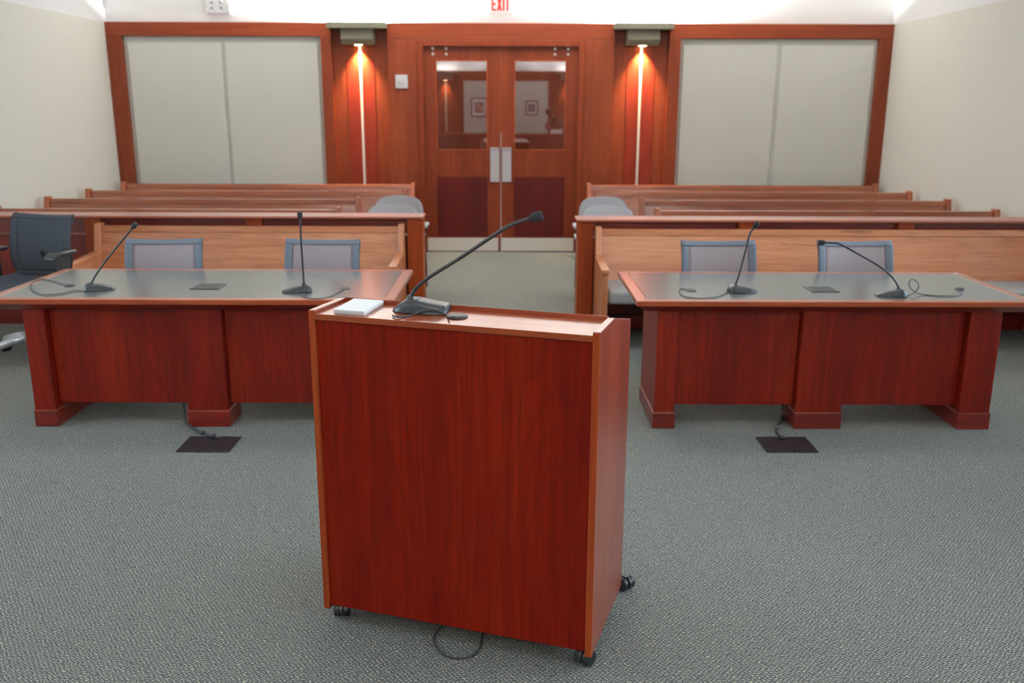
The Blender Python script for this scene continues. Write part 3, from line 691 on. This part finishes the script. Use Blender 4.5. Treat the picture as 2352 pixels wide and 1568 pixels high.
cable_thing('floor_cable', [(-1.86, 4.95, .16), (-1.85, 4.92, .04), P(430, 972, .014), P(455, 990, .012), P(475, 997, .018), P(492, 1003, .014), P(505, 1006, .008)], .0075, 'rubber',
            'black cable running from the slotless floor plate up under the desk', 'cable', None, ((P(466, 994, .02), .012, .01, 'rubber'), (P(489, 1001, .02), .011, .012, 'rubber')))
cable_thing('floor_cable', [(1.57, 4.98, .14), (1.545, 4.92, .05), P(1800, 958, .012), P(1786, 975, .014), P(1783, 990, .02), P(1790, 1000, .014), P(1803, 1007, .008)], .0075, 'rubber',
            'black cable running from the slotted floor plate up under the desk', 'cable', None, ((P(1786, 982, .02), .011, .010, 'grey_cable'), (P(1795, 1004, .016), .010, .012, 'rubber')))

# ================================================================== gooseneck microphones
def mic(base, rz, neck, zt, label, cable, scale=1.0, grommet=None, group=None, cable_r=.0028, neck_r=.0055, blunt=False):
    """base: world point of the neck socket on the surface; neck: world points of the gooseneck; the base points along local +x."""
    base = (neck[0][0], neck[0][1])
    t = thing('gooseneck_microphone', (base[0], base[1], zt), rz, label, 'microphone', group)
    inv = Matrix.Rotation(-rz, 4, 'Z'); loc = lambda p: inv @ (Vector(p) - Vector((base[0], base[1], zt)))
    # wedge body: sections along x
    m = MB(); secs = [(-.040, .034, .016), (-.030, .050, .034), (-.010, .054, .042), (.030, .052, .034), (.075, .046, .022), (.110, .036, .013), (.120, .028, .008)]
    if blunt: secs = [(-.048, .020, .005), (-.034, .040, .018), (-.006, .052, .036), (.030, .056, .033), (.070, .057, .026), (.104, .055, .020), (.110, .050, .014)]
    n = 14; vs = []
    for x_, hw, h in secs:
        x_, hw, h = x_ * scale, hw * scale, h * scale
        prof = [(-hw, 0), (-hw * .99, h * .15), (-hw * .86, h * .62), (-hw * .58, h * .96), (-hw * .3, h), (0, h), (hw * .3, h), (hw * .58, h * .96), (hw * .86, h * .62), (hw * .99, h * .15), (hw, 0)]
        n = len(prof); vs += [(x_, y_, z_) for y_, z_ in prof]
    k = len(secs); fs = [(i * n + j, i * n + (j + 1) % n, (i + 1) * n + (j + 1) % n, (i + 1) * n + j) for i in range(k - 1) for j in range(n)]
    fs += [tuple(reversed(range(n))), tuple(range((k - 1) * n, k * n))]
    bd = m.add(vs, fs, True).build('base', 'charcoal', t)
    for by in (-.014, .006): MB().prism_y([(.018 * scale, .030 * scale), (.026 * scale, .028 * scale), (.026 * scale, .0362 * scale), (.018 * scale, .0378 * scale)], by * scale, (by + .008) * scale).build('button', 'grey_dot', bd)
    MB().prism_y([(.045 * scale, .020 * scale), (.075 * scale, .012 * scale), (.075 * scale, .0228 * scale), (.045 * scale, .0305 * scale)], -.020 * scale, .020 * scale).build('talk_key', 'black', bd)
    q0 = loc(neck[0]); dn = (loc(neck[1]) - q0).normalized(); zl = max(q0.z - .022 * scale, .012)
    MB().tube([Vector((q0.x, q0.y, zl)) - Vector((dn.x, dn.y, 0)) * .006, q0, q0 + dn * .003 * scale, q0 + dn * .006 * scale], [.0145 * scale, .0120 * scale, .0115 * scale, .008 * scale], 14).build('socket', 'charcoal', t)
    nk = smooth_path([loc(p) for p in neck], 10)
    MB().tube(nk, neck_r, 10).build('gooseneck', 'black', t)
    i = int(len(nk) * .62)
    d = (nk[-1] - nk[-3]).normalized(); e = nk[-1]
    rr = .0145 * scale
    prof = [(-.008, .45), (-.002, .7), (.001, .88), (.006, .98), (.014, 1.0), (.025, .98), (.030, .88), (.032, .6)]
    MB().tube([e + d * (a * scale) for a, _ in prof], [rr * b for _, b in prof], 16).build('windscreen', 'matte', t)
    if cable:
        MB().tube(smooth_path([loc(p) for p in cable]), cable_r, 8).build('cord', 'rubber', t)
    return t
Y1 = 5.03
mic(at_z(210, 662, ZT), math.radians(18), [at_y(209, 652, Y1), at_y(222, 628, Y1), at_y(255, 583, Y1), at_y(305, 522, Y1)], ZT,
    'desk microphone leaning diagonally on a straight stem, near the dark swivel chair',
    [P(190, 668, ZT + .004), P(172, 667, ZT + .004), P(140, 674, ZT + .004), P(100, 676, ZT + .004), P(72, 664, ZT + .004), P(74, 648, ZT + .004), P(98, 641, ZT + .004), P(125, 646, ZT + .004), P(148, 653, ZT + .004), P(162, 655, ZT + .004)], group='desk microphones')
Y2 = 5.02
mic(at_z(698, 662, ZT), math.radians(200), [at_y(698, 650, Y2), at_y(696, 620, Y2), at_y(692, 560, Y2), at_y(689, 500, Y2)], ZT,
    'desk microphone with a stem standing upright, behind the lectern', 
    [P(700, 668, ZT + .004), P(699, 680, ZT + .004), P(722, 686, ZT + .004), P(752, 682, ZT + .004), P(778, 670, ZT + .004), P(790, 663, ZT + .004)], group='desk microphones')
Y3 = 5.03
mic(at_z(1690, 664, ZT), math.radians(5), [at_y(1690, 653, Y3), at_y(1697, 632, Y3), at_y(1711, 580, Y3), at_y(1722, 538, Y3), at_y(1733, 521, Y3)], ZT,
    'desk microphone with a steep stem hooked over at its tip',
    [P(1676, 668, ZT + .004), P(1650, 680, ZT + .004), P(1610, 685, ZT + .004), P(1572, 680, ZT + .004), P(1560, 668, ZT + .004), P(1566, 662, ZT + .004), P(1585, 667, ZT + .004)], group='desk microphones')
Y4 = 4.93
mic(at_z(2064, 673, ZT), math.radians(178), [at_y(2064, 662, Y4), at_y(2056, 645, Y4), at_y(2030, 618, Y4), at_y(1975, 585, Y4), at_y(1930, 561, Y4), at_y(1915, 558, Y4), at_y(1893, 557, Y4)], ZT,
    'desk microphone with its stem bent low and flat, cord standing up in a loop',
    [P(2084, 679, ZT + .004), at_y(2100, 672, Y4), at_y(2110, 658, Y4), at_y(2104, 645, Y4), at_y(2093, 642, Y4 + .01), at_y(2088, 654, Y4 + .01), at_y(2098, 668, Y4 + .01), P(2120, 676, ZT + .004), P(2160, 679, ZT + .004), P(2198, 678, ZT + .004), P(2212, 670, ZT + .004), P(2200, 665, ZT + .004)], group='desk microphones')
for x, y, lb in ((160, 656, 'small dark cord grommet beside the coiled cord near the desk end'), (793, 662, 'small dark cord grommet beside the upright microphone'),
                 (1588, 667, 'small dark cord grommet beside the hooked microphone'), (2204, 664, 'small dark cord grommet beside the looped cord')):
    p = at_z(x, y, ZT); t = thing('cord_grommet', p, 0, lb, 'grommet', 'desk grommets')
    MB().lathe([(.030, 0), (.030, .003), (.024, .005), (.022, .002)], (0, 0, 0), 18).build('ring', 'charcoal', t)
    MB().lathe([(.022, 0), (.021, .0025)], (0, 0, 0), 16).build('cap', 'black', t)

# ================================================================== the lectern
LW, LD = .957, .48; LROT = math.radians(-18.06); LO = Vector((-.648, 2.866, 0))
lec = thing('lectern', LO, LROT, 'tall cherry lectern on casters with a microphone and white paper on top', 'lectern')
Rl = Matrix.Rotation(LROT, 4, 'Z')
def L(u, v, z): return LO + Rl @ Vector((u, v, z))
tp = .022; zb, zt = .045, 1.110
for s in (0, 1):
    a, b = (0, tp) if s == 0 else (LW - tp, LW)
    sp = MB().prism_x([(0, zb), (LD, zb), (LD, 1.048), (.20, zt), (0, zt)], a, b).build('side_panel', 'side_sheen_v', lec, 0.0015)
    MB().box(a, b, -.003, .001, zb, zt - .001).build('edge_band', 'edge_v', sp, 0.001)
    MB().box(a, b, 0, .2, zt - .0005, zt + .0015).build('top_band', 'edge_y', sp, 0.0007)
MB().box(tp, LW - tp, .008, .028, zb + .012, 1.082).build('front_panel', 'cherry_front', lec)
MB().box(tp, LW - tp, -.003, .20, 1.081, 1.101).build('shelf', 'edge_h', lec, 0.0015)
MB().prism_x([(.20, 1.082), (.218, 1.082), (.218, 1.112), (.20, 1.116)], tp, LW - tp).build('lip_board', 'edge_h', lec, 0.002)
MB().prism_x([(.218, 1.088), (.47, 1.030), (.47, 1.048), (.218, 1.106)], tp, LW - tp).build('reading_board', 'cherry_h', lec)
MB().box(tp, LW - tp, .028, LD - .01, zb + .012, zb + .032).build('bottom_board', 'cherry_h', lec)
MB().box(tp, LW - tp, .028, LD - .06, .55, .57).build('inner_shelf', 'cherry_h', lec)
def caster(u, v, yaw):
    c = MB().box(-.012, .012, -.012, .012, .05, .057).build('caster', 'black', lec, loc=(u, v, 0), rot=(0, 0, yaw))
    for sd in (-1, 1):
        w_ = MB(); w_.tube([(sd * .006, 0, .027), (sd * .026, 0, .027)], .027, 18).build('wheel', 'black', c, 0.003)
    n = 9; pl = [(0.031 * math.cos(math.radians(a)), .028 + .031 * math.sin(math.radians(a))) for a in range(-20, 201, 20)]
    MB().prism_x([(y, z) for y, z in pl], -.005, .005).build('hood', 'charcoal', c, 0.002)
    return c
caster(.045, .045, .3); caster(.930, .030, -.5); caster(.962, .535, 1.0); caster(.03, .50, .2)
gp = L(.485, .085, 1.1015)
# cord cover on the shelf
g = MB().lathe([(.034, 0), (.034, .004), (.030, .007), (.001, .007)], (0, 0, 0), 24).build('cord_cover', 'charcoal', lec, loc=tuple((at_z(1050, 728, 1.101) - LO) @ Rl.to_3x3()) )
SZ = 1.1015
base = at_z(948, 712, SZ)
ym = base.y
neck = [at_y(943, 684, ym), at_y(954, 664, ym), at_y(985, 637, ym), at_y(1060, 590, ym), at_y(1150, 530, ym), at_y(1180, 514, ym), at_y(1200, 507, ym), at_y(1221, 501, ym)]
yc = ym - .085
mic(tuple(at_z(942, 714, SZ)), math.radians(-8), neck, SZ, 'large gooseneck microphone on the lectern shelf, stem bent forward over its top',
    [P(902, 724, SZ + .004), P(915, 728, SZ + .004), at_y(945, 724, yc), at_y(970, 714, yc), at_y(992, 711, yc), at_y(1012, 716, yc), at_y(1024, 724, yc + .01), P(1032, 729, SZ + .009)], 1.15, cable_r=.0032, neck_r=.0062, blunt=True)
# paper pad
pts = [L(u, v, SZ) for u, v in ((.083, .015), (.190, .016), (.172, .194), (.064, .192))]
ctr = sum(pts, Vector()) / 4; t = thing('paper_pad', (ctr.x, ctr.y, SZ), 0, 'stack of white paper sheets lying on the lectern shelf', 'paper')
for k in range(4):
    j = random.uniform(-.002, .002); MB().prism_z([(p.x - ctr.x + j, p.y - ctr.y - j) for p in pts], .0005 + k * .0035, .0035 + k * .0035).build('sheet_bundle', 'paper', t)
cable_thing('floor_cable', [L(.42, .25, .004), P(1003, 1452, .004), P(998, 1478, .004), P(1020, 1503, .004), P(1052, 1511, .004), P(1085, 1505, .004), P(1104, 1484, .004), P(1107, 1466, .004), L(.52, .22, .004)], .0035, 'rubber', 'thin black cable looping out on the carpet from under the lectern')
